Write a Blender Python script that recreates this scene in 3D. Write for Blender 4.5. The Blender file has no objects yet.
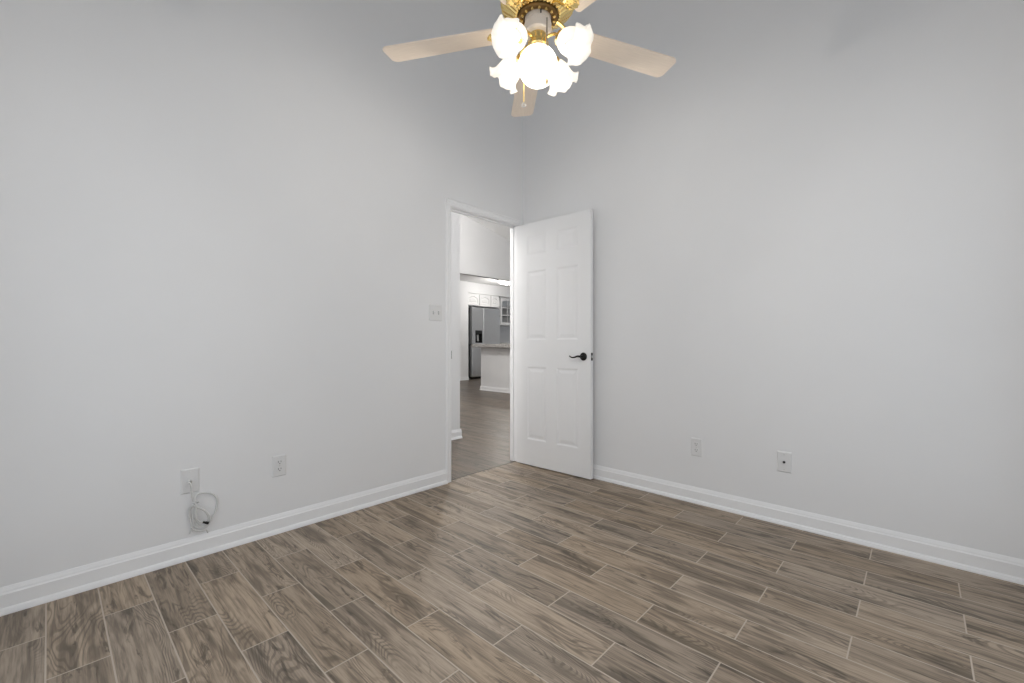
import bpy, bmesh, math, random
from mathutils import Vector, Matrix
random.seed(7)
PI = math.pi
R = math.radians
SC = bpy.context.scene
COL = SC.collection

# ------------------------------------------------------------------ camera
cam_d = bpy.data.cameras.new('camera')
cam_d.sensor_width = 36.0
cam_d.lens = 434.4 / 1024 * 36
cam_d.shift_y = 1.9 / 1024
cam_d.clip_start = 0.02
cam = bpy.data.objects.new('camera', cam_d)
cam.location = (0, 0, 1.03)
cam.rotation_euler = (PI / 2, 0, R(43.18))
COL.objects.link(cam)
SC.camera = cam

# ------------------------------------------------------------------ light
SC.view_settings.view_transform = 'Standard'
SC.view_settings.look = 'None'
SC.view_settings.gamma = 1.0
SC.view_settings.use_curve_mapping = False
SC.view_settings.exposure = -0.05
SC.cycles.use_denoising = True
SC.cycles.max_bounces = 16
SC.cycles.diffuse_bounces = 10
SC.cycles.sample_clamp_indirect = 6.0
world = bpy.data.worlds.new('sky')
SC.world = world
world.use_nodes = True
bg = world.node_tree.nodes['Background']
bg.inputs['Color'].default_value = (0.885, 0.94, 1.0, 1)
bg.inputs['Strength'].default_value = 1.20
LAMP_W = 11.0          # each ceiling-fan lamp
BULB_COL = (1.0, 0.94, 0.86)

def portal(name, loc, rot, sx, sy):
    """sampling portal in a window opening (the sky is the light)"""
    l = bpy.data.lights.new(name, 'AREA')
    l.shape = 'RECTANGLE'; l.size = sx; l.size_y = sy
    l.cycles.is_portal = True
    o = bpy.data.objects.new(name, l)
    o.location = loc; o.rotation_euler = rot
    COL.objects.link(o)

def point_lamp(name, loc, watts, size):
    l = bpy.data.lights.new(name, 'POINT'); l.energy = watts; l.shadow_soft_size = size; l.color = (1, .97, .93)
    o = bpy.data.objects.new(name, l); o.location = loc; COL.objects.link(o)
point_lamp('living_room_fill', (-5.2, 4.6, 2.75), 105, .16)  # added fill light without a fitting, brightens living room and kitchen
point_lamp('hall_fill', (-2.85, 1.15, 2.40), 54, .12)  # added fill light, no fitting here; lifts the hall wall
point_lamp('kitchen_lamp', (-8.2, 8.52, 2.50), 36, .12)

# ------------------------------------------------------------------ materials
class NT:
    def __init__(s, m):
        s.t = m.node_tree; s.n = s.t.nodes; s.l = s.t.links
    def new(s, typ, **kw):
        n = s.n.new(typ)
        for k, v in kw.items(): setattr(n, k, v)
        return n
    def put(s, sock, v):
        if hasattr(v, 'is_linked'): s.l.new(v, sock)
        else: sock.default_value = v
    def math(s, op, a, b=0.0, c=0.0):
        n = s.new('ShaderNodeMath', operation=op)
        for i, v in enumerate((a, b, c)): s.put(n.inputs[i], v)
        return n.outputs[0]
    def vec(s, x, y, z=0.0):
        n = s.new('ShaderNodeCombineXYZ')
        for i, v in enumerate((x, y, z)): s.put(n.inputs[i], v)
        return n.outputs[0]
    def noise(s, v, scale=1.0, detail=2.0, rough=0.5, dist=0.0):
        n = s.new('ShaderNodeTexNoise')
        s.put(n.inputs['Vector'], v)
        n.inputs['Scale'].default_value = scale; n.inputs['Detail'].default_value = detail
        n.inputs['Roughness'].default_value = rough; n.inputs['Distortion'].default_value = dist
        return n.outputs['Fac']
    def white(s, v):
        n = s.new('ShaderNodeTexWhiteNoise', noise_dimensions='3D')
        s.put(n.inputs['Vector'], v)
        return n
    def remap(s, v, a, b, c=0.0, d=1.0, smooth=False):
        n = s.new('ShaderNodeMapRange')
        if smooth: n.interpolation_type = 'SMOOTHSTEP'
        s.put(n.inputs[0], v)
        for i, q in enumerate((a, b, c, d)): n.inputs[i + 1].default_value = q
        return n.outputs[0]
    def mix(s, f, a, b, blend='MIX'):
        n = s.new('ShaderNodeMix', data_type='RGBA', blend_type=blend)
        s.put(n.inputs[0], f)
        s.put(n.inputs[6], a if hasattr(a, 'is_linked') else (*a, 1))
        s.put(n.inputs[7], b if hasattr(b, 'is_linked') else (*b, 1))
        return n.outputs[2]
    def bump(s, h, strength, dist):
        n = s.new('ShaderNodeBump')
        n.inputs['Strength'].default_value = strength; n.inputs['Distance'].default_value = dist
        s.put(n.inputs['Height'], h)
        return n.outputs[0]

def mat(name, col, rough=0.5, metal=0.0, noise=0.0, nscale=40.0, bump=0.0, spec=None, stretch=(1, 1, 1)):
    m = bpy.data.materials.new(name); m.use_nodes = True
    t = NT(m); b = t.n['Principled BSDF']
    b.inputs['Base Color'].default_value = (*col, 1)
    b.inputs['Roughness'].default_value = rough
    b.inputs['Metallic'].default_value = metal
    if spec is not None: b.inputs['Specular IOR Level'].default_value = spec
    if noise or bump:
        tc = t.new('ShaderNodeTexCoord')
        mp = t.new('ShaderNodeMapping'); mp.inputs['Scale'].default_value = stretch
        t.l.new(tc.outputs['Object'], mp.inputs['Vector'])
        f = t.noise(mp.outputs[0], nscale, 4.0, 0.55)
        if noise:
            lo = tuple(max(0, c * (1 - noise)) for c in col); hi = tuple(min(1, c * (1 + noise)) for c in col)
            t.l.new(t.mix(t.remap(f, .3, .7), lo, hi), b.inputs['Base Color'])
        if bump:
            t.l.new(t.bump(f, 0.4, bump), b.inputs['Normal'])
    return m

M = {}
M['wall'] = mat('wall_paint', (0.83, 0.832, 0.838), 0.65, noise=0.008, nscale=3, bump=0.0004)
M['ceil'] = mat('ceiling_paint', (0.90, 0.90, 0.90), 0.8, noise=0.01, nscale=60, bump=0.001)
M['trim'] = mat('trim_paint', (0.89, 0.892, 0.898), 0.38, noise=0.006, nscale=8)
M['door'] = mat('door_paint', (0.865, 0.867, 0.872), 0.36, noise=0.006, nscale=8)
M['plate'] = mat('white_plastic', (0.77, 0.77, 0.77), 0.35, noise=0.005, nscale=20)
M['slot'] = mat('dark_slot', (0.03, 0.03, 0.03), 0.6, noise=0.1)
M['screw'] = mat('screw_metal', (0.65, 0.65, 0.64), 0.4, 0.8, noise=0.05)
M['bronze'] = mat('dark_bronze', (0.022, 0.020, 0.019), 0.38, 0.6, noise=0.15, nscale=30)
M['blackm'] = mat('black_metal', (0.02, 0.02, 0.02), 0.4, 0.5, noise=0.1)
M['cable'] = mat('white_cable', (0.70, 0.70, 0.69), 0.45, noise=0.03, nscale=20)
M['brass'] = mat('polished_brass', (0.88, 0.66, 0.27), 0.22, 1.0, noise=0.06, nscale=20)
M['brassdark'] = mat('antique_brass', (0.20, 0.12, 0.045), 0.35, 0.9, noise=0.3, nscale=25)
M['blade'] = mat('whitewashed_blade', (0.94, 0.80, 0.66), 0.45, noise=0.04, nscale=14, stretch=(1, 14, 1))
M['chain'] = mat('bead_chain', (0.30, 0.27, 0.22), 0.35, 0.9, noise=0.1)
M['cream'] = mat('cream_enamel', (0.80, 0.74, 0.68), 0.35, noise=0.01)
M['steel'] = mat('brushed_stainless', (0.70, 0.71, 0.72), 0.33, 1.0, noise=0.04, nscale=6, stretch=(1, 30, 1))
M['fridgeside'] = mat('charcoal_cabinet_side', (0.06, 0.06, 0.065), 0.5, 0.2, noise=0.05)
M['black'] = mat('gloss_black', (0.012, 0.012, 0.013), 0.18, noise=0.1)
M['cab'] = mat('white_cabinet_paint', (0.84, 0.84, 0.84), 0.4, noise=0.006, nscale=8)
M['splash'] = mat('backsplash_paint', (0.62, 0.62, 0.63), 0.5, noise=0.02)
M['cabinside'] = mat('cabinet_inside', (0.45, 0.46, 0.47), 0.7, noise=0.02)

def granite():
    m = mat('speckled_granite', (0.55, 0.54, 0.53), 0.2)
    t = NT(m); b = t.n['Principled BSDF']
    tc = t.new('ShaderNodeTexCoord')
    f = t.noise(tc.outputs['Object'], 45, 6, 0.7)
    g = t.noise(tc.outputs['Object'], 9, 3, 0.6)
    c = t.mix(t.remap(f, .38, .62), (0.22, 0.21, 0.20), (0.72, 0.71, 0.69))
    c = t.mix(t.remap(g, .4, .7, 0, .5), c, (0.40, 0.38, 0.36))
    t.l.new(c, b.inputs['Base Color'])
    return m
M['granite'] = granite()

def plank_floor(name, x0, L, y0, W, light, dark, grout, gw, rough, figure=1.0, bumpd=0.0012, spec=0.5):
    """wood-look planks running along x, each row shifted half a plank"""
    m = bpy.data.materials.new(name); m.use_nodes = True
    t = NT(m); b = t.n['Principled BSDF']
    tc = t.new('ShaderNodeTexCoord'); sp = t.new('ShaderNodeSeparateXYZ')
    t.l.new(tc.outputs['Object'], sp.inputs[0])
    X, Y = sp.outputs[0], sp.outputs[1]
    v = t.math('DIVIDE', t.math('SUBTRACT', Y, y0), W)
    row = t.math('FLOOR', v); fv = t.math('SUBTRACT', v, row)
    par = t.math('FLOORED_MODULO', t.math('ADD', row, 1.0), 2.0)
    u = t.math('ADD', t.math('DIVIDE', t.math('SUBTRACT', X, x0), L), t.math('MULTIPLY', par, 0.5))
    colm = t.math('FLOOR', u); fu = t.math('SUBTRACT', u, colm)
    wn = t.white(t.vec(t.math('ADD', row, 31.5), t.math('ADD', colm, 7.5), 3.0))
    sc = t.new('ShaderNodeSeparateColor'); t.l.new(wn.outputs['Color'], sc.inputs[0])
    r1, r2, r3 = sc.outputs[0], sc.outputs[1], sc.outputs[2]
    # distance to the joints in metres
    dx = t.math('MULTIPLY', t.math('MINIMUM', fu, t.math('SUBTRACT', 1.0, fu)), L)
    dy = t.math('MULTIPLY', t.math('MINIMUM', fv, t.math('SUBTRACT', 1.0, fv)), W)
    d = t.math('MINIMUM', dx, dy)
    joint = t.remap(d, gw * .42, gw * .62, 1.0, 0.0, True)
    ox = t.math('MULTIPLY', r1, 41.0); oy = t.math('MULTIPLY', r2, 57.0); oz = t.math('MULTIPLY', r3, 23.0)
    def co(sx, sy):
        return t.vec(t.math('ADD', t.math('MULTIPLY', X, sx), ox), t.math('ADD', t.math('MULTIPLY', Y, sy), oy), oz)
    tone = t.noise(co(2.0, 15.0), 1.0, 3.0, 0.6, 0.5)             # smoky streaks along the plank
    field = t.noise(co(1.5, 8.5), 1.0, 2.0, 0.35, 0.35)            # growth-ring field
    rings = t.math('SINE', t.math('MULTIPLY', field, 250.0))
    rings = t.remap(rings, -0.2, 0.9, 0.0, 1.0, True)
    mask = t.remap(t.noise(co(2.6, 10.0), 1.2, 2.0, 0.5, 0.3), 0.47, 0.62, 0.0, 1.0, True)
    fine = t.noise(co(7.0, 150.0), 1.0, 3.0, 0.6)
    mid = t.noise(co(2.6, 52.0), 1.0, 4.0, 0.65, 0.3)
    blot = t.noise(co(4.2, 24.0), 1.0, 4.0, 0.65, 1.0)
    c = t.mix(t.remap(tone, 0.48, 0.64, 0.0, 0.70, True), light, dark)
    c = t.mix(t.math('MULTIPLY', t.math('MULTIPLY', rings, mask), 0.50 * figure), c, tuple(q * .60 for q in dark))
    c = t.mix(t.remap(blot, 0.55, 0.68, 0.0, 0.78 * figure, True), c, tuple(q * .55 for q in dark))
    c = t.mix(t.remap(mid, 0.48, 0.68, 0.0, 0.50, True), c, tuple(q * .9 for q in dark))
    c = t.mix(t.remap(fine, 0.44, 0.66, 0.0, 0.44), c, tuple(q * .8 for q in dark))
    c = t.mix(t.remap(mid, 0.50, 0.30, 0.0, 0.25, True), c, tuple(min(1, q * 1.18) for q in light))
    val = t.new('ShaderNodeHueSaturation')
    t.l.new(c, val.inputs['Color'])
    t.put(val.inputs['Value'], t.remap(r3, 0, 1, 0.84, 1.16))
    t.put(val.inputs['Saturation'], t.remap(r2, 0, 1, 0.90, 1.12))
    c = t.mix(joint, val.outputs[0], grout)
    t.l.new(c, b.inputs['Base Color'])
    t.put(b.inputs['Roughness'], t.remap(joint, 0, 1, rough, 0.8))
    b.inputs['Specular IOR Level'].default_value = spec
    hgt = t.math('SUBTRACT', t.math('MULTIPLY', fine, 0.12), joint)
    t.l.new(t.bump(hgt, 0.5, bumpd), b.inputs['Normal'])
    return m
M['floor'] = plank_floor('wood_look_tile', -1.948, 0.5914, 0.1411, 0.14914, (0.405, 0.323, 0.244), (0.122, 0.097, 0.073), (0.52, 0.445, 0.37), 0.0046, 0.50, spec=0.3)
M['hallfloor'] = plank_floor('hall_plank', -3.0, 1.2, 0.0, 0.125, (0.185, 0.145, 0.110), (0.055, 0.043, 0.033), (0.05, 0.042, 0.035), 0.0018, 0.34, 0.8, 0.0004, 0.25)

def lit_glass(name, col, e, trans=0.5):
    """frosted lamp glass: lets the bulb's light through and glows"""
    m = bpy.data.materials.new(name); m.use_nodes = True
    t = NT(m); t.n.remove(t.n['Principled BSDF'])
    out = t.n['Material Output']
    tc = t.new('ShaderNodeTexCoord')
    f = t.noise(tc.outputs['Object'], 45, 3, .6)
    dcol = t.mix(t.remap(f, .35, .65), tuple(c * .93 for c in (1, .985, .96)), (1, .985, .96))
    df = t.new('ShaderNodeBsdfDiffuse'); t.l.new(dcol, df.inputs[0])
    tr = t.new('ShaderNodeBsdfTranslucent'); t.l.new(dcol, tr.inputs[0])
    gl = t.new('ShaderNodeBsdfGlossy'); gl.inputs['Roughness'].default_value = .15
    m1 = t.new('ShaderNodeMixShader'); m1.inputs[0].default_value = trans
    t.l.new(df.outputs[0], m1.inputs[1]); t.l.new(tr.outputs[0], m1.inputs[2])
    m2 = t.new('ShaderNodeMixShader'); m2.inputs[0].default_value = .05
    t.l.new(m1.outputs[0], m2.inputs[1]); t.l.new(gl.outputs[0], m2.inputs[2])
    em = t.new('ShaderNodeEmission'); em.inputs[0].default_value = (*col, 1); em.inputs[1].default_value = e
    ad = t.new('ShaderNodeAddShader')
    t.l.new(m2.outputs[0], ad.inputs[0]); t.l.new(em.outputs[0], ad.inputs[1])
    t.l.new(ad.outputs[0], out.inputs[0])
    return m
M['shade'] = lit_glass('frosted_tulip_glass', (1, .94, .85), 0.24)
M['globe'] = lit_glass('opal_globe_glass', (1, .95, .86), 1.9)
M['bulb'] = lit_glass('lamp_bulb', (1, .9, .74), 1.5)
M['klamp'] = lit_glass('kitchen_lamp_glass', (1, .96, .90), 2.2)

def pane_mat():
    m = bpy.data.materials.new('clear_pane'); m.use_nodes = True
    t = NT(m); t.n.remove(t.n['Principled BSDF'])
    tp = t.new('ShaderNodeBsdfTransparent'); gl = t.new('ShaderNodeBsdfGlossy')
    gl.inputs['Roughness'].default_value = 0.02
    tc = t.new('ShaderNodeTexCoord')
    f = t.noise(tc.outputs['Object'], 3, 2)
    mx = t.new('ShaderNodeMixShader'); t.put(mx.inputs[0], t.remap(f, 0, 1, .05, .08))
    t.l.new(tp.outputs[0], mx.inputs[1]); t.l.new(gl.outputs[0], mx.inputs[2])
    t.l.new(mx.outputs[0], t.n['Material Output'].inputs[0])
    return m
M['pane'] = pane_mat()

# ------------------------------------------------------------------ mesh helpers
def obj(name, bm, m, parent=None, smooth=None, loc=None, bevel=0.0, seg=2):
    bmesh.ops.recalc_face_normals(bm, faces=bm.faces)
    me = bpy.data.meshes.new(name); bm.to_mesh(me); bm.free()
    for mm in (m if isinstance(m, (list, tuple)) else [m]): me.materials.append(mm)
    o = bpy.data.objects.new(name, me); COL.objects.link(o)
    if parent is not None: o.parent = parent
    if loc is not None: o.location = loc
    if bevel:
        md = o.modifiers.new('bevel', 'BEVEL'); md.width = bevel; md.segments = seg
        md.limit_method = 'ANGLE'; md.angle_limit = R(35)
    if smooth is not None:
        for p in me.polygons: p.use_smooth = True
        try: me.set_sharp_from_angle(angle=R(smooth))
        except Exception: pass
    return o
def struct(name, bm, m, parent=None, **kw):
    o = obj(name, bm, m, parent, **kw)
    if parent is None: o['kind'] = 'structure'
    return o
def thing(name, label, cat, loc=(0, 0, 0), rotz=0.0, group=None):
    o = bpy.data.objects.new(name, None); COL.objects.link(o)
    o.empty_display_size = 0.1
    o.location = loc; o.rotation_euler = (0, 0, rotz)
    o['label'] = label; o['category'] = cat
    if group: o['group'] = group
    return o
def tag(o, label, cat, group=None):
    o['label'] = label; o['category'] = cat
    if group: o['group'] = group
    return o
def B(): return bmesh.new()
def box(bm, x0, x1, y0, y1, z0, z1):
    v = [bm.verts.new(p) for p in ((x0, y0, z0), (x1, y0, z0), (x1, y1, z0), (x0, y1, z0), (x0, y0, z1), (x1, y0, z1), (x1, y1, z1), (x0, y1, z1))]
    for f in ((3, 2, 1, 0), (4, 5, 6, 7), (0, 1, 5, 4), (1, 2, 6, 5), (2, 3, 7, 6), (3, 0, 4, 7)):
        bm.faces.new([v[i] for i in f])
    return bm
def prism(bm, pts, fn, a, b):
    """polygon pts (2D) swept from a to b; fn(p, q, t) -> 3D"""
    va = [bm.verts.new(fn(p, q, a)) for p, q in pts]; vb = [bm.verts.new(fn(p, q, b)) for p, q in pts]
    n = len(pts)
    for i in range(n): bm.faces.new((va[i], va[(i + 1) % n], vb[(i + 1) % n], vb[i]))
    fa = bm.faces.new(va[::-1]); fb = bm.faces.new(vb)
    fa.normal_update(); fb.normal_update()
    bmesh.ops.triangulate(bm, faces=[fa, fb])
    return bm
def lathe(bm, prof, seg=48, M4=None, mod=None, close=False):
    """profile (r, z) turned about z"""
    M4 = M4 or Matrix.Identity(4)
    rings = []
    for k, (r, z) in enumerate(prof):
        if r < 1e-6:
            rings.append([bm.verts.new(M4 @ Vector((0, 0, z)))])
        else:
            rg = []
            for i in range(seg):
                a = 2 * PI * i / seg
                rr, zz = (r, z) if mod is None else mod(k, a, r, z)
                rg.append(bm.verts.new(M4 @ Vector((rr * math.cos(a), rr * math.sin(a), zz))))
            rings.append(rg)
    for A_, B_ in zip(rings, rings[1:]):
        for i in range(seg):
            j = (i + 1) % seg
            if len(A_) == 1 and len(B_) == 1: continue
            if len(A_) == 1: bm.faces.new((A_[0], B_[i], B_[j]))
            elif len(B_) == 1: bm.faces.new((A_[i], A_[j], B_[0]))
            else: bm.faces.new((A_[i], A_[j], B_[j], B_[i]))
    return bm
def spline(pts, n=10):
    P = [Vector(p) for p in pts]; P = [2 * P[0] - P[1]] + P + [2 * P[-1] - P[-2]]
    out = []
    for i in range(1, len(P) - 2):
        for k in range(n):
            t = k / n
            a, b, c, d = P[i - 1:i + 3]
            out.append(0.5 * ((2 * b) + (c - a) * t + (2 * a - 5 * b + 4 * c - d) * t * t + (3 * b - a - 3 * c + d) * t ** 3))
    out.append(P[-2]); return out
def tube(bm, pts, r, seg=10):
    n = len(pts); rings = []
    up = None
    for i, p in enumerate(pts):
        d = (pts[min(i + 1, n - 1)] - pts[max(i - 1, 0)]).normalized()
        if up is None: up = d.orthogonal().normalized()
        up = (up - d * up.dot(d)).normalized(); s = d.cross(up)
        rr = r[i] if isinstance(r, (list, tuple)) else r
        rings.append([bm.verts.new(p + (up * math.cos(a) + s * math.sin(a)) * rr) for a in (2 * PI * k / seg for k in range(seg))])
    for A_, B_ in zip(rings, rings[1:]):
        for k in range(seg):
            j = (k + 1) % seg; bm.faces.new((A_[k], A_[j], B_[j], B_[k]))
    bm.faces.new(rings[0][::-1]); bm.faces.new(rings[-1])
    return bm
def to(bm, M4):
    bmesh.ops.transform(bm, matrix=M4, verts=bm.verts); return bm

# ------------------------------------------------------------------ the room
XL, YR = -2.553, 2.866          # left wall face, right wall face
XB, YB = 0.46, -0.34            # the two walls behind the camera
T = 0.10; TW = 0.082
OY0, OY1, OZ = 2.056, 2.788, 2.052   # door opening in the left wall
RIDGE = 4.37; SL = 0.2075
def roof(y): return RIDGE - SL * abs(y - (YR + .05))
FX = lambda p, q, t: (t, p, q)  # outline in y,z swept along x
FY = lambda p, q, t: (p, t, q)  # outline in x,z swept along y

struct('floor', box(B(), XL - 0.022, XB + T, YB - T, YR + T, -0.12, 0.0), M['floor'])
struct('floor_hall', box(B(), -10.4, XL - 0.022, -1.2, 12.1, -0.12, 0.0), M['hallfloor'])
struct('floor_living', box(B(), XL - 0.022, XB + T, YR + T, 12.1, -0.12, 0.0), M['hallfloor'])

bm = prism(B(), [(YB - T, 0), (OY0 - .018, 0), (OY0 - .018, OZ + .018), (OY1 + .018, OZ + .018), (OY1 + .018, 0), (YR + T, 0), (YR + T, roof(YR + T)), (YR + .05, RIDGE), (YB - T, roof(YB - T))], FX, XL - TW, XL)
struct('wall_left', bm, M['wall'])
struct('wall_right', box(B(), XL, XB + T, YR, YR + T, 0, RIDGE - .012), M['wall'])
# walls behind the camera, each with an unseen window enlarged to even out the light
def wall_x(name, X, thick, y0, y1, wy0, wy1, wz0, wz1, zt):
    bm = B()
    for a, b, c, d in ((y0, wy0, 0, None), (wy1, y1, 0, None), (wy0, wy1, 0, wz0), (wy0, wy1, wz1, None)):
        if d is None: prism(bm, [(a, c), (b, c), (b, zt(b)), (a, zt(a))], FX, X, X + thick)
        else: box(bm, X, X + thick, a, b, c, d)
    return struct(name, bm, M['wall'])
def wall_y(name, Y, thick, x0, x1, wx0, wx1, wz0, wz1, zt):
    bm = B()
    for a, b, c, d in ((x0, wx0, 0, zt), (wx1, x1, 0, zt), (wx0, wx1, 0, wz0), (wx0, wx1, wz1, zt)):
        box(bm, a, b, Y, Y + thick, c, d)
    return struct(name, bm, M['wall'])
wall_x('wall_back', XB, T, YB, YR, -0.15, 2.5, 0.06, 2.10, roof)
wall_y('wall_front', YB - T, T, XL, XB + T, -2.2, 0.3, 0.06, 2.10, roof(YB - T) - .012)
def window(name, axis, X, thick, a, b, z0, z1):
    """double-hung window; axis 'x': pane normal along x"""
    f = B(); s = 0.05
    def bx(bm, p0, p1, c0, c1, d0, d1):
        if axis == 'x': box(bm, d0, d1, p0, p1, c0, c1)
        else: box(bm, p0, p1, d0, d1, c0, c1)
    d0, d1 = X + thick * .3, X + thick * .8
    zm = (z0 + z1) / 2
    for p in ((a, a + s, z0, z1), (b - s, b, z0, z1), (a + s, b - s, z0, z0 + s), (a + s, b - s, z1 - s, z1), (a + s, b - s, zm - .025, zm + .025)):
        bx(f, p[0], p[1], p[2], p[3], d0, d1)
    o = struct(name, f, M['trim'])
    g = B()
    m_ = (d0 + d1) / 2
    bx(g, a + s, b - s, z0 + s, zm - .025, m_ - .003, m_ + .003); bx(g, a + s, b - s, zm + .025, z1 - s, m_ - .003, m_ + .003)
    obj('window_pane', g, M['pane'], o)
    q = B()
    inn = -1 if (X > 0 and axis == 'x') or (axis == 'y' and X > 0) else 1
    e0, e1 = (X - .03, X) if inn < 0 else (X + thick, X + thick + .03)
    bx(q, a - .05, b + .05, z0 - .03, z0, e0, e1)
    obj('window_sill', q, M['trim'], o)
    return o
window('window_1', 'x', XB, T, -0.15, 2.5, 0.06, 2.10)
window('window_2', 'y', YB - T, T, -2.2, 0.3, 0.06, 2.10)
portal('portal_a', (XB + T + .02, 1.175, 1.08), (0, R(90), 0), 1.96, 2.55)
portal('portal_b', (-0.95, YB - T - .02, 1.08), (R(90), 0, 0), 2.4, 1.96)

# vaulted ceiling over room, hall and living room
yr = YR + .05
bm = prism(B(), [(-1.3, roof(-1.3)), (yr, RIDGE), (12.2, roof(12.2)), (12.2, roof(12.2) + .12), (yr, RIDGE + .12), (-1.3, roof(-1.3) + .12)], FX, -7.1, XB + T)
struct('ceiling', bm, M['ceil'])

# hall, living room and kitchen shell
struct('wall_hall', prism(B(), [(-1.2, 0), (3.061, 0), (3.061, roof(3.061)), (yr, RIDGE), (-1.2, roof(-1.2))], FX, -3.75, -3.65), M['wall'])
struct('wall_hall_return', box(B(), -9.3, -3.75, 2.961, 3.061, 0, RIDGE - .04), M['wall'])
struct('wall_pantry', box(B(), -9.40, -9.28, 3.061, 8.09, 0, 2.77), M['wall'])
struct('wall_alcove', box(B(), -10.2, -9.40, 7.99, 8.09, 0, 2.77), M['wall'])
struct('wall_kitchen', box(B(), -10.3, -10.2, 7.99, 12.1, 0, 2.77), M['splash'])
struct('ceiling_kitchen', box(B(), -10.3, -7.1, 3.061, 12.1, 2.77, 2.88), M['ceil'])
struct('wall_header', prism(B(), [(3.061, 2.50), (12.1, 2.50), (12.1, roof(12.1)), (3.061, roof(3.061))], FX, -7.1, -7.0), M['wall'])
struct('wall_soffit', box(B(), -10.2, -9.33, 8.09, 12.0, 2.47, 2.77), M['wall'])
bm = B()
box(bm, -10.3, -9.2, 12.0, 12.1, 0, 2.46); box(bm, -7.6, XB + T, 12.0, 12.1, 0, 2.46)
box(bm, -9.2, -7.6, 12.0, 12.1, 0, 1.15); box(bm, -9.2, -7.6, 12.0, 12.1, 2.3, 2.46)
struct('wall_living', bm, M['wall'])
window('window_3', 'y', 12.0, T, -9.2, -7.6, 1.15, 2.3)
portal('portal_c', (-8.4, 12.14, 1.72), (R(-90), 0, 0), 1.6, 1.1)
bm = B()
box(bm, XB, XB + T, YR + T, 3.5, 0, 2.48); box(bm, XB, XB + T, 11.5, 12.0, 0, 2.48); box(bm, XB, XB + T, 3.5, 11.5, 0, .1)
prism(bm, [(YR + T, 2.48), (12.0, 2.48), (12.0, roof(12)), (YR + T, roof(YR + T))], FX, XB, XB + T)
struct('wall_living_side', bm, M['wall'])
for k in range(4): window('window_%d' % (4 + k), 'x', XB, T, 3.5 + 2 * k, 5.5 + 2 * k, .1, 2.48)  # unseen window row, put in to bring light to the hall side
portal('portal_d', (XB + T + .04, 7.5, 1.29), (0, R(90), 0), 2.38, 8.0)
bm = B()
box(bm, -3.65, XL - T, -1.2, -1.1, 0, .1); box(bm, -3.65, XL - T, -1.2, -1.1, 2.2, roof(-1.2))
box(bm, -3.65, -3.55, -1.2, -1.1, .1, 2.2); box(bm, XL - T - .1, XL - T, -1.2, -1.1, .1, 2.2)
struct('wall_hall_end', bm, M['wall'])
window('window_8', 'y', -1.2, T, -3.55, XL - T - .1, .1, 2.2)  # unseen window, added to light the hall from its end
portal('portal_e', (-3.1, -1.24, 1.15), (R(90), 0, 0), .8, 2.1)

# ------------------------------------------------------------------ baseboards (with shoe moulding)
BP = [(0, 0), (.026, 0), (.026, .007), (.021, .019), (.014, .024), (.014, .074), (.010, .079), (.0085, .086), (.003, .100), (0, .100)]
def base_x(name, X, s, y0, y1):   # runs along y on a wall at X, room on side s
    return struct(name, prism(B(), [(X + s * d, z) for d, z in BP], FY, y0, y1), M['trim'])
def base_y(name, Y, s, x0, x1):
    return struct(name, prism(B(), [(Y + s * d, z) for d, z in BP], FX, x0, x1), M['trim'])
base_x('baseboard_left', XL, 1, YB + .014, OY0 - .052)
base_y('baseboard_right', YR, -1, XL + .014, XB - .014)
base_x('baseboard_back', XB, -1, YB, YR)
base_y('baseboard_front', YB, 1, XL, XB)
base_x('baseboard_hall', -3.65, 1, -1.1, 3.061 + .014)
base_y('baseboard_hall_return', 3.061, 1, -9.28, -3.65)
base_x('baseboard_pantry', -9.28, 1, 3.075, 8.09)

# ------------------------------------------------------------------ door frame
CP = [(0, 0), (.047, 0), (.047, .010), (.040, .016), (.030, .013), (.018, .0155), (.008, .012), (0, .009)]  # (across, proud)
def casing(name, X, s):
    bm = B(); y0, y1, zt = OY0 - .005, OY1 + .005, OZ + .005
    # two legs and a head
    prism(bm, [(y0 - a, X + s * p) for a, p in CP], lambda p, q, t: (q, p, t), 0, zt)
    prism(bm, [(y1 + a, X + s * p) for a, p in CP], lambda p, q, t: (q, p, t), 0, zt)
    prism(bm, [(zt + a, X + s * p) for a, p in CP], lambda p, q, t: (q, t, p), y0 - .047, y1 + .047)
    return struct(name, bm, M['trim'])
casing('trim_1', XL, 1)
casing('trim_2', XL - TW, -1)
bm = B()
box(bm, XL - TW, XL, OY0 - .018, OY0, 0, OZ); box(bm, XL - TW, XL, OY1, OY1 + .018, 0, OZ); box(bm, XL - TW, XL, OY0 - .018, OY1 + .018, OZ, OZ + .018)
# stops
box(bm, XL - .068, XL - .040, OY0, OY0 + .011, 0, OZ); box(bm, XL - .068, XL - .040, OY1 - .011, OY1, 0, OZ); box(bm, XL - .068, XL - .040, OY0, OY1, OZ - .011, OZ)
jamb = struct('trim_3', bm, M['trim'], bevel=.0015, seg=1)
bm = box(B(), XL - .036, XL + .004, OY0, OY0 + .0025, .915, .975); box(bm, XL, XL + .0035, OY0 - .004, OY0 + .0025, .925, .965)
o = obj('strike_plate', bm, M['bronze'], jamb); o['label'] = 'dark bronze strike plate on the latch jamb'
struct('trim_4', box(B(), XL - .026, XL - .018, OY0, OY1, 0, .002), mat('threshold_strip', (.05, .042, .036), .5, noise=.1), bevel=.001, seg=1)

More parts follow.
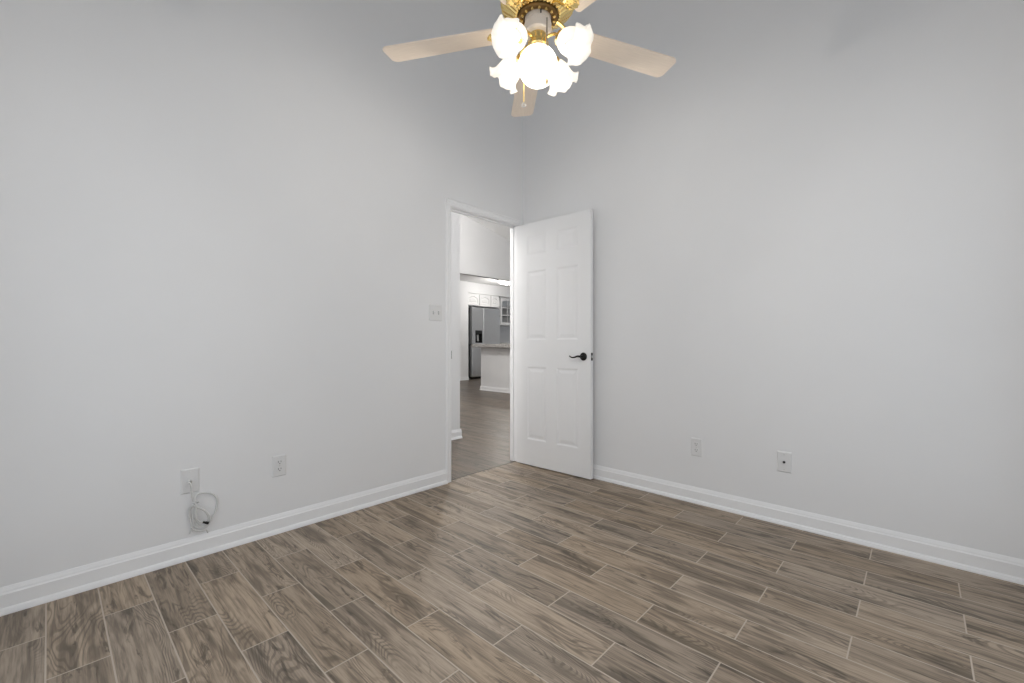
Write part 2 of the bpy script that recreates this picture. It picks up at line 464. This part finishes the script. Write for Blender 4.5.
# ------------------------------------------------------------------ six-panel door, swung open against the right wall
DW, DH, DT = 0.729, 2.030, 0.035
DXS = [0, .110, .315, .414, .619, DW]
DZS = [0, .213, .828, 1.048, 1.628, 1.763, 1.928, DH]
def door_leaf():
    bm = B()
    cols = DXS; rows = DZS
    def face(y, nrm):
        V = {}
        def vt(x, z, d=0.0):
            k = (round(x, 5), round(z, 5), round(d, 5))
            if k not in V: V[k] = bm.verts.new((x, y - nrm * d, z))
            return V[k]
        for i in range(5):
            for j in range(7):
                x0, x1, z0, z1 = cols[i], cols[i + 1], rows[j], rows[j + 1]
                if i in (1, 3) and j in (1, 3, 5):
                    prev = None
                    for ins, d in ((0, 0), (.005, .0008), (.014, .0048), (.024, .0048), (.046, .0015)):
                        rg = [vt(x0 + ins, z0 + ins, d), vt(x1 - ins, z0 + ins, d), vt(x1 - ins, z1 - ins, d), vt(x0 + ins, z1 - ins, d)]
                        if prev:
                            for k in range(4): bm.faces.new((prev[k], prev[(k + 1) % 4], rg[(k + 1) % 4], rg[k]))
                        prev = rg
                    bm.faces.new(prev)
                else:
                    bm.faces.new((vt(x0, z0), vt(x1, z0), vt(x1, z1), vt(x0, z1)))
        return V
    face(0.0, -1); face(DT, 1)
    # rim
    def q(a, b, c, d): bm.faces.new([bm.verts.new(p) for p in (a, b, c, d)])
    q((0, 0, 0), (0, DT, 0), (0, DT, DH), (0, 0, DH)); q((DW, 0, 0), (DW, DT, 0), (DW, DT, DH), (DW, 0, DH))
    q((0, 0, 0), (DW, 0, 0), (DW, DT, 0), (0, DT, 0)); q((0, 0, DH), (DW, 0, DH), (DW, DT, DH), (0, DT, DH))
    bmesh.ops.remove_doubles(bm, verts=bm.verts, dist=1e-5)
    return bm
DA = R(1.7)
door = struct('door_1', door_leaf(), M['door'], loc=(-2.528, 2.7575, .009))
door.rotation_euler = (0, 0, DA)
door['label'] = 'white six-panel door standing open against the right wall'
door['category'] = 'door'
LZ = .930 - .009; LX = DW - .062
def lever(side):
    """side -1: on the face towards the room's camera (y=0), +1 on the other face"""
    y = 0.0 if side < 0 else DT
    bm = B()
    rot = Matrix.Translation((LX, y, LZ)) @ Matrix.Rotation(R(90) if side < 0 else R(-90), 4, 'X')
    lathe(bm, [(0, 0), (.030, 0), (.031, .003), (.028, .008), (.020, .011), (.0105, .013), (.0095, .024), (0, .024)], 32, rot)
    s = side * (1 if side < 0 else .42)
    pts = spline([(LX + .004, y + side * (.018 if side < 0 else .014), LZ), (LX - .012, y + s * .034 * (1), LZ + .001), (LX - .035, y + s * .036, LZ + .002), (LX - .060, y + s * .034, LZ - .006), (LX - .085, y + s * .034, LZ - .007), (LX - .105, y + s * .036, LZ + .004)], 6)
    n = len(pts)
    tube(bm, pts, [.0095 - .0055 * (i / (n - 1)) + (.001 if i < 6 else 0) for i in range(n)], 12)
    return obj('door_handle', bm, M['bronze'], door, smooth=40)
lever(-1)
bm = B()
rot = Matrix.Translation((LX, DT, LZ)) @ Matrix.Rotation(R(-90), 4, 'X')
lathe(bm, [(0, 0), (.030, 0), (.031, .003), (.026, .007), (.012, .009), (.010, .015), (0, .015)], 32, rot)
obj('door_handle', bm, M['bronze'], door, smooth=40)
bm = box(B(), DW, DW + .0015, .006, .029, LZ - .029, LZ + .029)
lp = obj('latch_plate', bm, M['bronze'], door); lp['label'] = 'dark latch plate on the door edge'
bm = box(B(), DW + .0015, DW + .010, .011, .024, LZ - .009, LZ + .009)
obj('latch_bolt', bm, M['screw'], lp)
for hz in (.20, 1.0, 1.80):
    bm = B()
    lathe(bm, [(0, hz - .045), (.006, hz - .045), (.006, hz + .045), (0, hz + .045)], 12, Matrix.Translation((-.004, DT + .001, 0)))
    box(bm, -.0025, 0, .004, DT, hz - .045, hz + .045)
    obj('hinge', bm, M['bronze'], door)

# ------------------------------------------------------------------ wall plates
def plate_mesh(w, h):
    bm = B()
    pr = [(0, 0), (.0025, .0035), (.006, .0055)]
    prev = None
    for ins, d in [(0, 0)] + pr[1:]:
        rg = [bm.verts.new((sx * (w / 2 - ins), -d, sz * (h / 2 - ins))) for sx, sz in ((-1, -1), (1, -1), (1, 1), (-1, 1))]
        if prev:
            for k in range(4): bm.faces.new((prev[k], prev[(k + 1) % 4], rg[(k + 1) % 4], rg[k]))
        else: bm.faces.new(rg[::-1])
        prev = rg
    bm.faces.new(prev)
    return bm
def disc(x, z, y, r, d, seg=16):
    """little cylinder standing off the plate towards -y"""
    return lathe(B(), [(0, 0), (r, 0), (r, d * .7), (r * .8, d), (0, d)], seg, Matrix.Translation((x, y, z)) @ Matrix.Rotation(R(90), 4, 'X'))
def duplex(name, loc, rotz, label, group):
    t = thing(name, label, 'outlet', loc, rotz, group)
    obj('face_plate', plate_mesh(.072, .116), M['plate'], t)
    for z in (-.0195, .0195):
        bm = B()
        pts = [(.0165 * math.cos(a), .0145 * math.sin(a)) for a in (2 * PI * k / 24 for k in range(24))]
        pts = [(max(-.0165, min(.0165, x * 1.1)), max(-.0125, min(.0125, y_ * 1.15))) for x, y_ in pts]
        prism(bm, pts, lambda p, q, s: (p, s, q + z), -.0050, -.0075)
        r_ = obj('socket', bm, M['plate'], t)
        bm = B()
        box(bm, -.0078, -.0054, -.0081, -.0072, z - .001, z + .0085); box(bm, .0054, .0076, -.0081, -.0072, z, z + .0085)
        lathe(bm, [(0, 0), (.0026, 0), (.0026, .0009), (0, .0009)], 12, Matrix.Translation((0, -.0072, z - .0065)) @ Matrix.Rotation(R(90), 4, 'X'))
        obj('slots', bm, M['slot'], r_)
    obj('screw', disc(0, 0, -.0052, .0035, .0016), M['screw'], t)
    return t
LW = R(90)      # things on the left wall: local -y points to +x
duplex('wall_outlet', (XL, .861, .362), LW, 'white duplex outlet low on the left wall, between the cable plate and the door', None)
duplex('wall_outlet', (-1.052, YR, .359), 0, 'white duplex outlet low on the right wall, nearest the open door', None)

def coax_plate(loc, rotz, label, dark):
    t = thing('cable_plate', label, 'wall plate', loc, rotz)
    obj('face_plate', plate_mesh(.074, .118), M['plate'], t)
    for z in (-.042, .042): obj('screw', disc(0, z, -.0052, .0032, .0014), M['plate'] if not dark else M['screw'], t)
    bm = B()
    lathe(bm, [(0, 0), (.0065, 0), (.0065, .003), (.0048, .004), (.0048, .011), (.0022, .011), (.0022, .006), (0, .006)], 6 if False else 18, Matrix.Translation((0, -.0052, 0)) @ Matrix.Rotation(R(90), 4, 'X'))
    o = obj('coax_jack', bm, M['blackm'] if dark else M['screw'], t)
    o['label'] = 'dark threaded coax jack' if dark else 'metal threaded coax jack'
    return t
coax_plate((XL, .463, .371), LW, 'white cable plate low on the left wall with a white cable plugged in', False)
coax_plate((-.562, YR, .355), 0, 'white cable plate with an empty jack on the right wall, furthest from the door', True)

# switch by the door: two toggles
sw = thing('light_switch', 'white two-toggle light switch on the left wall beside the doorway', 'light switch', (XL, 1.912, 1.251), LW)
obj('face_plate', plate_mesh(.116, .116), M['plate'], sw)
for x in (-.023, .023):
    bm = box(B(), x - .005, x + .005, -.0062, -.005, -.012, .012)
    obj('toggle_slot', bm, M['cabinside'], sw)
    bm = B()
    prism(bm, [(-.0052, -.004), (-.0052, .004), (-.017, .009), (-.018, .003)], lambda p, q, s: (s, p, q), x - .0042, x + .0042)
    obj('toggle', bm, M['plate'], sw)
for x in (-.023, .023):
    for z in (-.03, .03): obj('screw', disc(x, z, -.0052, .003, .0014), M['plate'], sw)

# white cable: out of the plate, coiled and hanging against the wall
def W(y, z, d=.012): return Vector((XL + d, y, z))
ck = thing('coax_cable', 'coiled white coax cable hanging from the plate on the left wall', 'cable', (XL, .463, .371))
cpts = [W(0.452, 0.368, 0.017), W(0.457, 0.367, 0.028), W(0.462, 0.349, 0.03), W(0.466, 0.310, 0.026), W(0.471, 0.279, 0.022), W(0.478, 0.252, 0.02), W(0.473, 0.224, 0.018), W(0.471, 0.187, 0.016), W(0.481, 0.151, 0.014), W(0.505, 0.136, 0.014), W(0.526, 0.144, 0.016), W(0.533, 0.176, 0.02), W(0.522, 0.209, 0.024), W(0.500, 0.234, 0.024), W(0.477, 0.248, 0.022)]
cpts += [W(0.461, 0.243, 0.018), W(0.457, 0.221, 0.014), W(0.465, 0.178, 0.012), W(0.479, 0.148, 0.012), W(0.508, 0.130, 0.013), W(0.531, 0.140, 0.016), W(0.540, 0.167, 0.02), W(0.527, 0.204, 0.024), W(0.505, 0.229, 0.026), W(0.485, 0.240, 0.024), W(0.477, 0.218, 0.022), W(0.482, 0.177, 0.018), W(0.497, 0.146, 0.014), W(0.521, 0.135, 0.012), W(0.539, 0.152, 0.012)]
cpts += [W(0.557, 0.183, 0.012), W(0.569, 0.218, 0.01), W(0.571, 0.253, 0.009), W(0.559, 0.280, 0.008), W(0.533, 0.297, 0.008), W(0.506, 0.303, 0.01), W(0.483, 0.300, 0.016), W(0.476, 0.279, 0.026), W(0.480, 0.244, 0.03), W(0.481, 0.206, 0.03), W(0.491, 0.178, 0.03), W(0.510, 0.165, 0.028)]
org = Vector((XL, .463, .371))
bm = tube(B(), [p - org for p in spline(cpts, 9)], .0040, 10)
obj('cable_run', bm, M['cable'], ck, smooth=60)
tail = [W(0.481, 0.247, 0.03), W(0.466, 0.257, 0.028), W(0.456, 0.232, 0.016), W(0.463, 0.194, 0.012), W(0.468, 0.152, 0.012), W(0.459, 0.119, 0.012)]
obj('cable_tail', tube(B(), [p - org for p in spline(tail, 8)], .0034, 10), M['cable'], ck, smooth=60)
tail2 = [W(0.461, 0.156, 0.03), W(0.476, 0.137, 0.026), W(0.500, 0.124, 0.024), W(0.524, 0.122, 0.02), W(0.530, 0.110, 0.014), W(0.532, 0.104, 0.012)]
obj('cable_tail', tube(B(), [p - org for p in spline(tail2, 8)], .0034, 10), M['cable'], ck, smooth=60)
e0, e1 = W(.507, .167, .028) - org, W(.531, .155, .028) - org
bm = tube(B(), [e0, e0.lerp(e1, .15), e0.lerp(e1, .5), e0.lerp(e1, .52), e1], [.0045, .0052, .0052, .0065, .0065], 10)
o = obj('cable_plug', bm, M['blackm'], ck); o['label'] = 'dark metal connector at the loose end'
bm = tube(B(), [W(.463, .371, .010) - org, W(.463, .371, .016) - org, W(.463, .3695, .022) - org], [.0062, .0062, .0050], 10)
obj('cable_nut', bm, M['screw'], ck)
bm = tube(B(), [p - org for p in spline([W(.468, .272, .034), W(.482, .276, .036), W(.492, .268, .028), W(.486, .262, .014), W(.472, .264, .014), W(.468, .272, .034)], 5)], .003, 8)
obj('cable_tie', bm, M['cable'], ck)

# ------------------------------------------------------------------ ceiling fan
FXC, FYC = -1.096, 1.317
FZ = roof(FYC)
fan = thing('ceiling_fan', 'brass ceiling fan with pale blades and five lit frosted glass lamps', 'ceiling fan', (FXC, FYC, FZ), R(43.18))
dz = (0, 0, -FZ)
def fp(name, bm, m, **kw): return obj(name, bm, m, kw.pop('parent', fan), loc=kw.pop('loc', dz), **kw)
fp('canopy', lathe(B(), [(0, FZ - .004), (.075, FZ + .012), (.075, FZ - .02), (.062, FZ - .05), (.03, FZ - .075), (.017, FZ - .082), (0, FZ - .082)], 40), M['brass'], smooth=40)
fp('downrod', lathe(B(), [(0, FZ - .07), (.0125, FZ - .07), (.0125, 2.56), (0, 2.56)], 20), M['brass'], smooth=40)
# motor housing: domed top, pleated sunburst underneath
def pleat(k, a, r, z):
    if k in PL:
        i = round(a / (2 * PI) * 144) // 2
        q = (1.0 if i % 2 else -1.0) * (r / .142)
        return r + .0045 * q, z + .0055 * q
    return r, z
prof = [(0, 2.545), (.026, 2.545), (.030, 2.515), (.060, 2.505), (.110, 2.485), (.135, 2.46), (.142, 2.435), (.142, 2.425), (.147, 2.420), (.147, 2.410), (.143, 2.405), (.143, 2.400), (.145, 2.396), (.142, 2.352), (.088, 2.314), (.082, 2.316), (.082, 2.332), (0, 2.332)]
PL = (12, 13, 14)
fp('motor_housing', lathe(B(), prof, 144, mod=pleat), M['brass'], smooth=18)
fp('flywheel', lathe(B(), [(.050, 2.331), (.078, 2.331), (.079, 2.310), (.074, 2.305), (.056, 2.305), (.050, 2.309)], 48), M['brassdark'], smooth=30)
bm = B()
for k in range(15):
    a = 2 * PI * (k + .3) / 15
    lathe(bm, [(0, 2.2995), (.0055, 2.3005), (.0065, 2.305), (0, 2.305)], 10, Matrix.Translation((.065 * math.cos(a), .065 * math.sin(a), 0)))
fp('flywheel_bolts', bm, M['brass'], smooth=40)
# cream switch housing, two tiers, with the reverse-switch slot
hs = fp('switch_housing', lathe(B(), [(0, 2.320), (.050, 2.320), (.0515, 2.317), (.0515, 2.290), (.0495, 2.290), (.0495, 2.287), (.0535, 2.283), (.0535, 2.252), (.049, 2.246), (.033, 2.243), (0, 2.243)], 56), M['cream'], smooth=30)
bm = box(B(), -.0025, .0025, -.0535, -.050, 2.293, 2.306); box(bm, -.0018, .0018, -.058, -.050, 2.299, 2.304)
to(bm, Matrix.Rotation(R(9), 4, 'Z'))
o = fp('reverse_switch', bm, M['slot'], parent=hs, loc=(0, 0, 0)); o['label'] = 'small dark reverse switch'
fp('light_fitter', lathe(B(), [(0, 2.246), (.032, 2.246), (.034, 2.240), (.030, 2.226), (.032, 2.216), (.042, 2.208), (.042, 2.196), (.038, 2.191), (.040, 2.183), (.0, 2.183)], 48), M['brass'], smooth=30)
fp('globe', lathe(B(), [(0, 2.198), (.034, 2.1895), (.0355, 2.1885)] + [(.077 * math.sin(t), 2.12 + .077 * math.cos(t)) for t in (R(27.5 + 152.5 * k / 24) for k in range(1, 24))] + [(0, 2.043)], 48), M['globe'], smooth=60)
# tulip lamps on brass arms
def ruffle(k, a, r, z):
    w = (0, 0, 0, .01, .02, .04, .07, .10, .12)[min(k, 8)] if k < 9 else (.12, .10, .07, .04, .02, .01, 0, 0, 0)[min(k - 9, 8)]
    c = math.cos(6 * a); c2 = math.cos(12 * a + .8)
    return r * (1 + w * (c * .75 + .35 * c2)), z - w * .075 * c - w * .03 * c2
SP = [(.022, 0), (.028, .006), (.038, .017), (.046, .036), (.049, .056), (.050, .074), (.053, .087), (.060, .097), (.067, .101)]
SHP = SP + [(r - .003, z - .001) for r, z in SP[::-1]]
for az in (50, 141, 229, 325):
    a = R(az); rad = Vector((math.cos(a), math.sin(a), 0))
    tl = R(36)
    ax = rad * math.cos(tl) - Vector((0, 0, 1)) * math.sin(tl)
    neck = rad * .103 + Vector((0, 0, 2.190))
    bm = tube(B(), spline([rad * .030 + Vector((0, 0, 2.216)), rad * .052 + Vector((0, 0, 2.222)), rad * .078 + Vector((0, 0, 2.216)), neck - ax * .012], 6), .0058, 12)
    arm = fp('lamp_arm', bm, M['brass'], smooth=60)
    q = ax.to_track_quat('Z', 'X').to_matrix().to_4x4()
    M4 = Matrix.Translation(neck) @ q
    bm = lathe(B(), [(0, -.018), (.012, -.018), (.018, -.012), (.027, -.006), (.0285, .006), (.0265, .009), (.018, .002), (0, .002)], 32, M4)
    fp('shade_holder', bm, M['brass'], parent=arm, loc=(0, 0, 0), smooth=35)
    bm = lathe(B(), SHP, 84, M4, mod=ruffle)
    fp('lamp_shade', bm, M['shade'], smooth=60)
    bm = lathe(B(), [(0, .003), (.010, .004), (.010, .022)] + [(.022 * math.sin(t), .052 - .024 * math.cos(t)) for t in (R(28 + 152 * k / 10) for k in range(10))] + [(0, .076)], 24, M4)
    fp('light_bulb', bm, M['bulb'], smooth=60)
    # the light this lamp throws out of its open mouth
    ld = bpy.data.lights.new('fan_lamp', 'SPOT'); ld.energy = LAMP_W; ld.color = BULB_COL
    ld.spot_size = R(154); ld.spot_blend = 0.6; ld.shadow_soft_size = 0.012
    lo = bpy.data.objects.new('fan_lamp', ld); COL.objects.link(lo); lo.parent = fan
    lo.matrix_local = Matrix.Translation(neck + ax * .119 + Vector(dz)) @ (-ax).to_track_quat('Z', 'X').to_matrix().to_4x4()
# blades with drop irons
def blade_mesh():
    bm = B()
    r0, r1, w0, w1 = .165, .661, .052, .060
    pts = []
    def arc(cx, cy, r, a0, a1, n=6):
        for k in range(n + 1):
            t = R(a0 + (a1 - a0) * k / n); pts.append((cx + r * math.cos(t), cy + r * math.sin(t)))
    arc(r1 - .034, -w1 + .030, .030, -90, -18); arc(r1 - .034, w1 - .030, .030, 18, 90)
    arc(r0 + .015, w0 - .015, .015, 90, 180, 4); arc(r0 + .015, -w0 + .015, .015, 180, 270, 4)
    prism(bm, pts, lambda p, q, t: (p, q, t), -.003, .003)
    return bm
def iron_mesh():
    bm = B()
    # arm dropping from the flywheel
    pts = spline([(.060, 0, .056), (.085, 0, .050), (.115, 0, .036), (.140, 0, .010), (.165, 0, -.006)], 6)
    n = len(pts); rings = []
    for i, p in enumerate(pts):
        wd = .008 + .006 * abs(i / (n - 1) - .45); th = .004
        rings.append([bm.verts.new(p + Vector((0, y, z))) for y, z in ((-wd, -th), (0, -th * 2.0), (wd, -th), (wd, th), (-wd, th))])
    for A_, B_ in zip(rings, rings[1:]):
        for k in range(5): bm.faces.new((A_[k], A_[(k + 1) % 5], B_[(k + 1) % 5], B_[k]))
    bm.faces.new(rings[0]); bm.faces.new(rings[-1][::-1])
    # embossed leaf under the blade
    prev = None
    N = 14
    for i in range(N + 1):
        t = i / N; x = .150 + .058 * t
        wd = .032 * math.sin(PI * min(1, t * .92 + .10)) ** .8 * (1 + .10 * math.cos(t * 26)) + .002
        rg = [bm.verts.new((x, f * wd, -.005 - z - .0025 * (i % 2) * (1 - abs(f)))) for f, z in ((-1, 0), (-.75, .003), (-.35, .0015), (0, .006), (.35, .0015), (.75, .003), (1, 0))]
        if prev:
            for k in range(6): bm.faces.new((prev[k], prev[k + 1], rg[k + 1], rg[k]))
        prev = rg
    g = bmesh.ops.extrude_face_region(bm, geom=[f for f in bm.faces if len(f.verts) == 4 and all(v.co.z < -.0049 and v.co.x > .1499 for v in f.verts)])
    for v in (e for e in g['geom'] if isinstance(e, bmesh.types.BMVert)): v.co.z = -.0036
    return bm
PITCH = R(-7.1)
for k in range(5):
    a = R(94.3 + 72 * k)
    ir = obj('blade_iron', iron_mesh(), M['brass'], fan, smooth=35)
    ir.location = (0, 0, 2.268 - FZ); ir.rotation_euler = (0, 0, a)
    bl = obj('fan_blade', to(blade_mesh(), Matrix.Rotation(PITCH, 4, 'X')), M['blade'], fan, bevel=.0012, seg=2)
    bl.location = (0, 0, 2.268 - FZ); bl.rotation_euler = (0, 0, a)
# pull chains
def chain(name, x, y, z0, z1, ring):
    bm = B(); n = int((z0 - z1) / .0042)
    for i in range(n):
        z = z0 - i * .0042
        bmesh.ops.create_uvsphere(bm, u_segments=6, v_segments=4, radius=.0030, matrix=Matrix.Translation((x, y, z)))
    o = fp(name, bm, M['chain'] if not ring else M['brass'])
    if ring: bm = lathe(B(), [(.0045, 0), (.0075, .004), (.0105, 0), (.0075, -.004), (.0045, 0)], 24, Matrix.Translation((x, y, z1 - .008)) @ Matrix.Rotation(R(72), 4, 'X'))
    else: bm = lathe(B(), [(0, z1 + .004), (.003, z1), (.0048, z1 - .014), (.003, z1 - .022), (0, z1 - .024)], 16, Matrix.Translation((x, y, 0)))
    fp('chain_pull', bm, M['cream'] if ring else M['brass'], parent=o, loc=(0, 0, 0), smooth=50)
chain('pull_chain', .0285, -.088, 2.245, 2.020, False)
chain('pull_chain', -.0545, .045, 2.256, 2.000, True)

# ------------------------------------------------------------------ kitchen seen through the doorway
# refrigerator
fr = thing('refrigerator', 'stainless steel refrigerator with black water dispenser in the kitchen beyond the doorway', 'refrigerator', (-9.72, 8.81, 0))
def fo(name, bm, m, **kw): return obj(name, to(bm, Matrix.Translation((9.72, -8.81, 0))), m, kw.pop('parent', fr), **kw)
fo('body', box(B(), -10.15, -9.40, 8.25, 9.37, .03, 2.06), M['fridgeside'], bevel=.006)
ZS = .99
dl, dm, dr = 8.246, 8.695, 9.374
for (a, b, z0, z1) in ((dm + .005, dr, ZS + .012, 2.07), (dl, dm - .005, .07, ZS - .012), (dm + .005, dr, .07, ZS - .012)):
    fo('door', box(B(), -9.395, -9.30, a, b, z0, z1), M['steel'], bevel=.014, seg=3)
# freezer door with the dispenser recess
DY0, DY1, DZ0, DZ1 = 8.375, 8.640, 1.045, 1.405
bm = B()
for a, b, c, d in ((dl, DY0, ZS + .012, 2.07), (DY1, dm - .005, ZS + .012, 2.07), (DY0, DY1, ZS + .012, DZ0), (DY0, DY1, DZ1, 2.07)):
    box(bm, -9.395, -9.30, a, b, c, d)
box(bm, -9.395, -9.37, DY0, DY1, DZ0, DZ1)
bmesh.ops.remove_doubles(bm, verts=bm.verts, dist=1e-5)
fd = fo('door', bm, M['steel'])
bm = box(B(), -9.37, -9.364, DY0, DY1, DZ0, DZ1); box(bm, -9.364, -9.296, DY0, DY0 + .012, DZ0, DZ1); box(bm, -9.364, -9.296, DY1 - .012, DY1, DZ0, DZ1)
box(bm, -9.364, -9.292, DY0 + .012, DY1 - .012, DZ1 - .10, DZ1); box(bm, -9.364, -9.285, DY0 + .012, DY1 - .012, DZ0, DZ0 + .02)
dp = fo('water_dispenser', bm, M['black'], parent=fd, bevel=.002, seg=1); dp['label'] = 'gloss black recessed water dispenser'
bm = prism(B(), [(-9.352, 1.10), (-9.335, 1.10), (-9.345, 1.28), (-9.36, 1.28)], FY, 8.48, 8.535)
fo('dispenser_paddle', bm, M['screw'], parent=fd)
for y in (8.285, 9.335): fo('hinge_cover', box(B(), -9.44, -9.33, y - .035, y + .035, 2.07, 2.093), M['fridgeside'], bevel=.006)
fo('kick_grille', box(B(), -9.40, -9.35, 8.26, 9.36, .0, .06), M['black'], bevel=.004)

# wall cabinets over and beside the refrigerator
def arch_door(X, y0, y1, z0, z1, parent, glass=False):
    """door facing +x with an arched raised panel, or an arched glazed opening"""
    fw = .062; n = 12; th = .022
    def arch(ins, rise=.055):
        a, b, c, d = y0 + ins, y1 - ins, z0 + ins, z1 - ins
        pts = [(a, c), (b, c), (b, d - rise)]
        for k in range(1, n):
            t = k / n; s = math.sin(PI * t)
            pts.append((b + (a - b) * t, d - rise + rise * s ** 1.0))
        pts.append((a, d - rise)); return pts
    outer = [(y0, z0), (y1, z0), (y1, z1 - .0)] + [(y1 + (y0 - y1) * k / n, z1) for k in range(1, n)] + [(y0, z1)]
    bm = B()
    rings = [(outer, 0), (arch(fw), 0), (arch(fw + .012), -.010)]
    if not glass: rings += [(arch(fw + .03), -.010), (arch(fw + .05), -.003)]
    back = [bm.verts.new((X - th, p, q)) for p, q in outer]
    prev = None
    for pts, d in rings:
        rg = [bm.verts.new((X + d, p, q)) for p, q in pts]
        src = prev if prev else back
        m_ = len(rg)
        for k in range(m_): bm.faces.new((src[k], src[(k + 1) % m_], rg[(k + 1) % m_], rg[k]))
        prev = rg
    if glass:
        rg = [bm.verts.new((X - th, p, q)) for p, q in rings[-1][0]]
        m_ = len(rg)
        for k in range(m_):
            bm.faces.new((prev[k], prev[(k + 1) % m_], rg[(k + 1) % m_], rg[k])); bm.faces.new((back[k], back[(k + 1) % m_], rg[(k + 1) % m_], rg[k]))
    else:
        f = bm.faces.new(prev); g = bm.faces.new(back[::-1]); bmesh.ops.triangulate(bm, faces=[f, g])
    d_ = obj('cabinet_door', bm, M['cab'], parent)
    if glass:
        pts = arch(fw + .010)
        gm = prism(B(), pts, FX, X - .016, X - .012)
        obj('glass_pane', gm, M['pane'], d_)
        mb = B(); ym = (y0 + y1) / 2
        box(mb, X - .012, X - .001, ym - .011, ym + .011, z0 + fw, z1 - fw)
        hz = z1 - z0 - 2 * fw
        for t in (.33, .66): box(mb, X - .012, X - .001, y0 + fw, y1 - fw, z0 + fw + hz * t - .011, z0 + fw + hz * t + .011)
        obj('muntins', mb, M['cab'], d_)
    return d_
def knob(X, y, z, d):
    return obj('knob', lathe(B(), [(0, 0), (.006, 0), (.006, .012), (.014, .018), (.012, .026), (0, .028)], 14, Matrix.Translation((X, y, z)) @ Matrix.Rotation(R(90), 4, 'Y')), M['screw'], d, smooth=40)
cb = thing('wall_cabinet', 'white wall cabinet with two arched doors above the refrigerator', 'cabinet', (0, 0, 0))
obj('cabinet_body', box(B(), -10.19, -9.373, 8.10, 9.035, 2.115, 2.468), M['cab'], cb)
for a, b in ((8.115, 8.565), (8.585, 9.025)):
    d_ = arch_door(-9.348, a, b, 2.13, 2.45, cb)
cb = thing('wall_cabinet', 'narrow white wall cabinet with one arched door, right of the one above the refrigerator', 'cabinet', (0, 0, 0))
obj('cabinet_body', box(B(), -10.19, -9.373, 9.04, 9.40, 2.115, 2.468), M['cab'], cb)
d_ = arch_door(-9.348, 9.05, 9.385, 2.13, 2.45, cb)
cg = thing('wall_cabinet', 'white wall cabinet with an arched glass door beside the refrigerator', 'cabinet', (0, 0, 0))
bm = B()
CX0, CX1, CY0, CY1, CZ0, CZ1 = -10.19, -9.523, 9.42, 10.42, 1.60, 2.468
box(bm, CX0, CX0 + .012, CY0, CY1, CZ0, CZ1); box(bm, CX0, CX1, CY0, CY0 + .17, CZ0, CZ1); box(bm, CX0, CX1, CY1 - .02, CY1, CZ0, CZ1)
box(bm, CX0, CX1, CY0, CY1, CZ0, CZ0 + .02); box(bm, CX0, CX1, CY0, CY1, CZ1 - .02, CZ1)
obj('cabinet_body', bm, M['cab'], cg)
obj('shelf', box(B(), CX0 + .012, CX1 - .03, CY0 + .17, CY1 - .02, 1.90, 1.918), M['cabinside'], cg)
obj('shelf', box(B(), CX0 + .012, CX1 - .03, CY0 + .17, CY1 - .02, 2.18, 2.198), M['cabinside'], cg)
arch_door(-9.50, 9.61, 10.24, 1.615, 2.455, cg, True)
# base cabinet and worktop against the kitchen wall
bc = thing('base_cabinet', 'white base cabinet under the far kitchen worktop', 'cabinet', (0, 0, 0))
obj('cabinet_body', box(B(), -10.19, -9.46, 9.42, 11.9, .1, 1.0), M['cab'], bc)
obj('kick_board', box(B(), -10.19, -9.52, 9.42, 11.9, 0, .1), M['fridgeside'], bc)
for k in range(4): arch_door(-9.436, 9.44 + k * .615, 9.44 + k * .615 + .60, .12, .98, bc)
tag(obj('worktop', box(B(), -10.195, -9.40, 9.40, 11.9, 1.0, 1.05), M['granite'], bevel=.006), 'grey speckled worktop along the far kitchen wall', 'worktop')
# breakfast bar
pn = thing('breakfast_bar', 'white half-wall breakfast bar in front of the refrigerator', 'breakfast bar', (-5.6, 6.8, 0))
def po(name, bm, m, **kw): return obj(name, to(bm, Matrix.Translation((5.6, -6.8, 0))), m, pn, **kw)
po('bar_wall', box(B(), -7.07, -4.2, 6.53, 7.10, 0, .945), M['wall'])
bm = prism(B(), [(6.53 - d * 1.1, z * .9) for d, z in BP], FX, -7.085, -4.2)
prism(bm, [(-7.07 - d * 1.1, z * .9) for d, z in BP], FY, 6.515, 7.10)
po('bar_baseboard', bm, M['trim'])
tag(obj('bar_worktop', box(B(), -7.20, -4.1, 6.36, 7.25, .945, 1.018), M['granite'], bevel=.010, seg=3), 'grey speckled granite top of the breakfast bar', 'worktop')
# kitchen ceiling lamp
kl = thing('ceiling_light', 'lit round flush ceiling light in the kitchen', 'ceiling light', (-8.2, 8.52, 2.77))
obj('lamp_base', lathe(B(), [(0, 0), (.26, 0), (.265, -.01), (.26, -.028), (.24, -.034), (0, -.034)], 40), M['trim'], kl, smooth=40)
obj('lamp_glass', lathe(B(), [(0, -.03), (.235, -.034), (.225, -.07), (.19, -.105), (.12, -.132), (.05, -.142), (0, -.144)], 40), M['klamp'], kl, smooth=60)
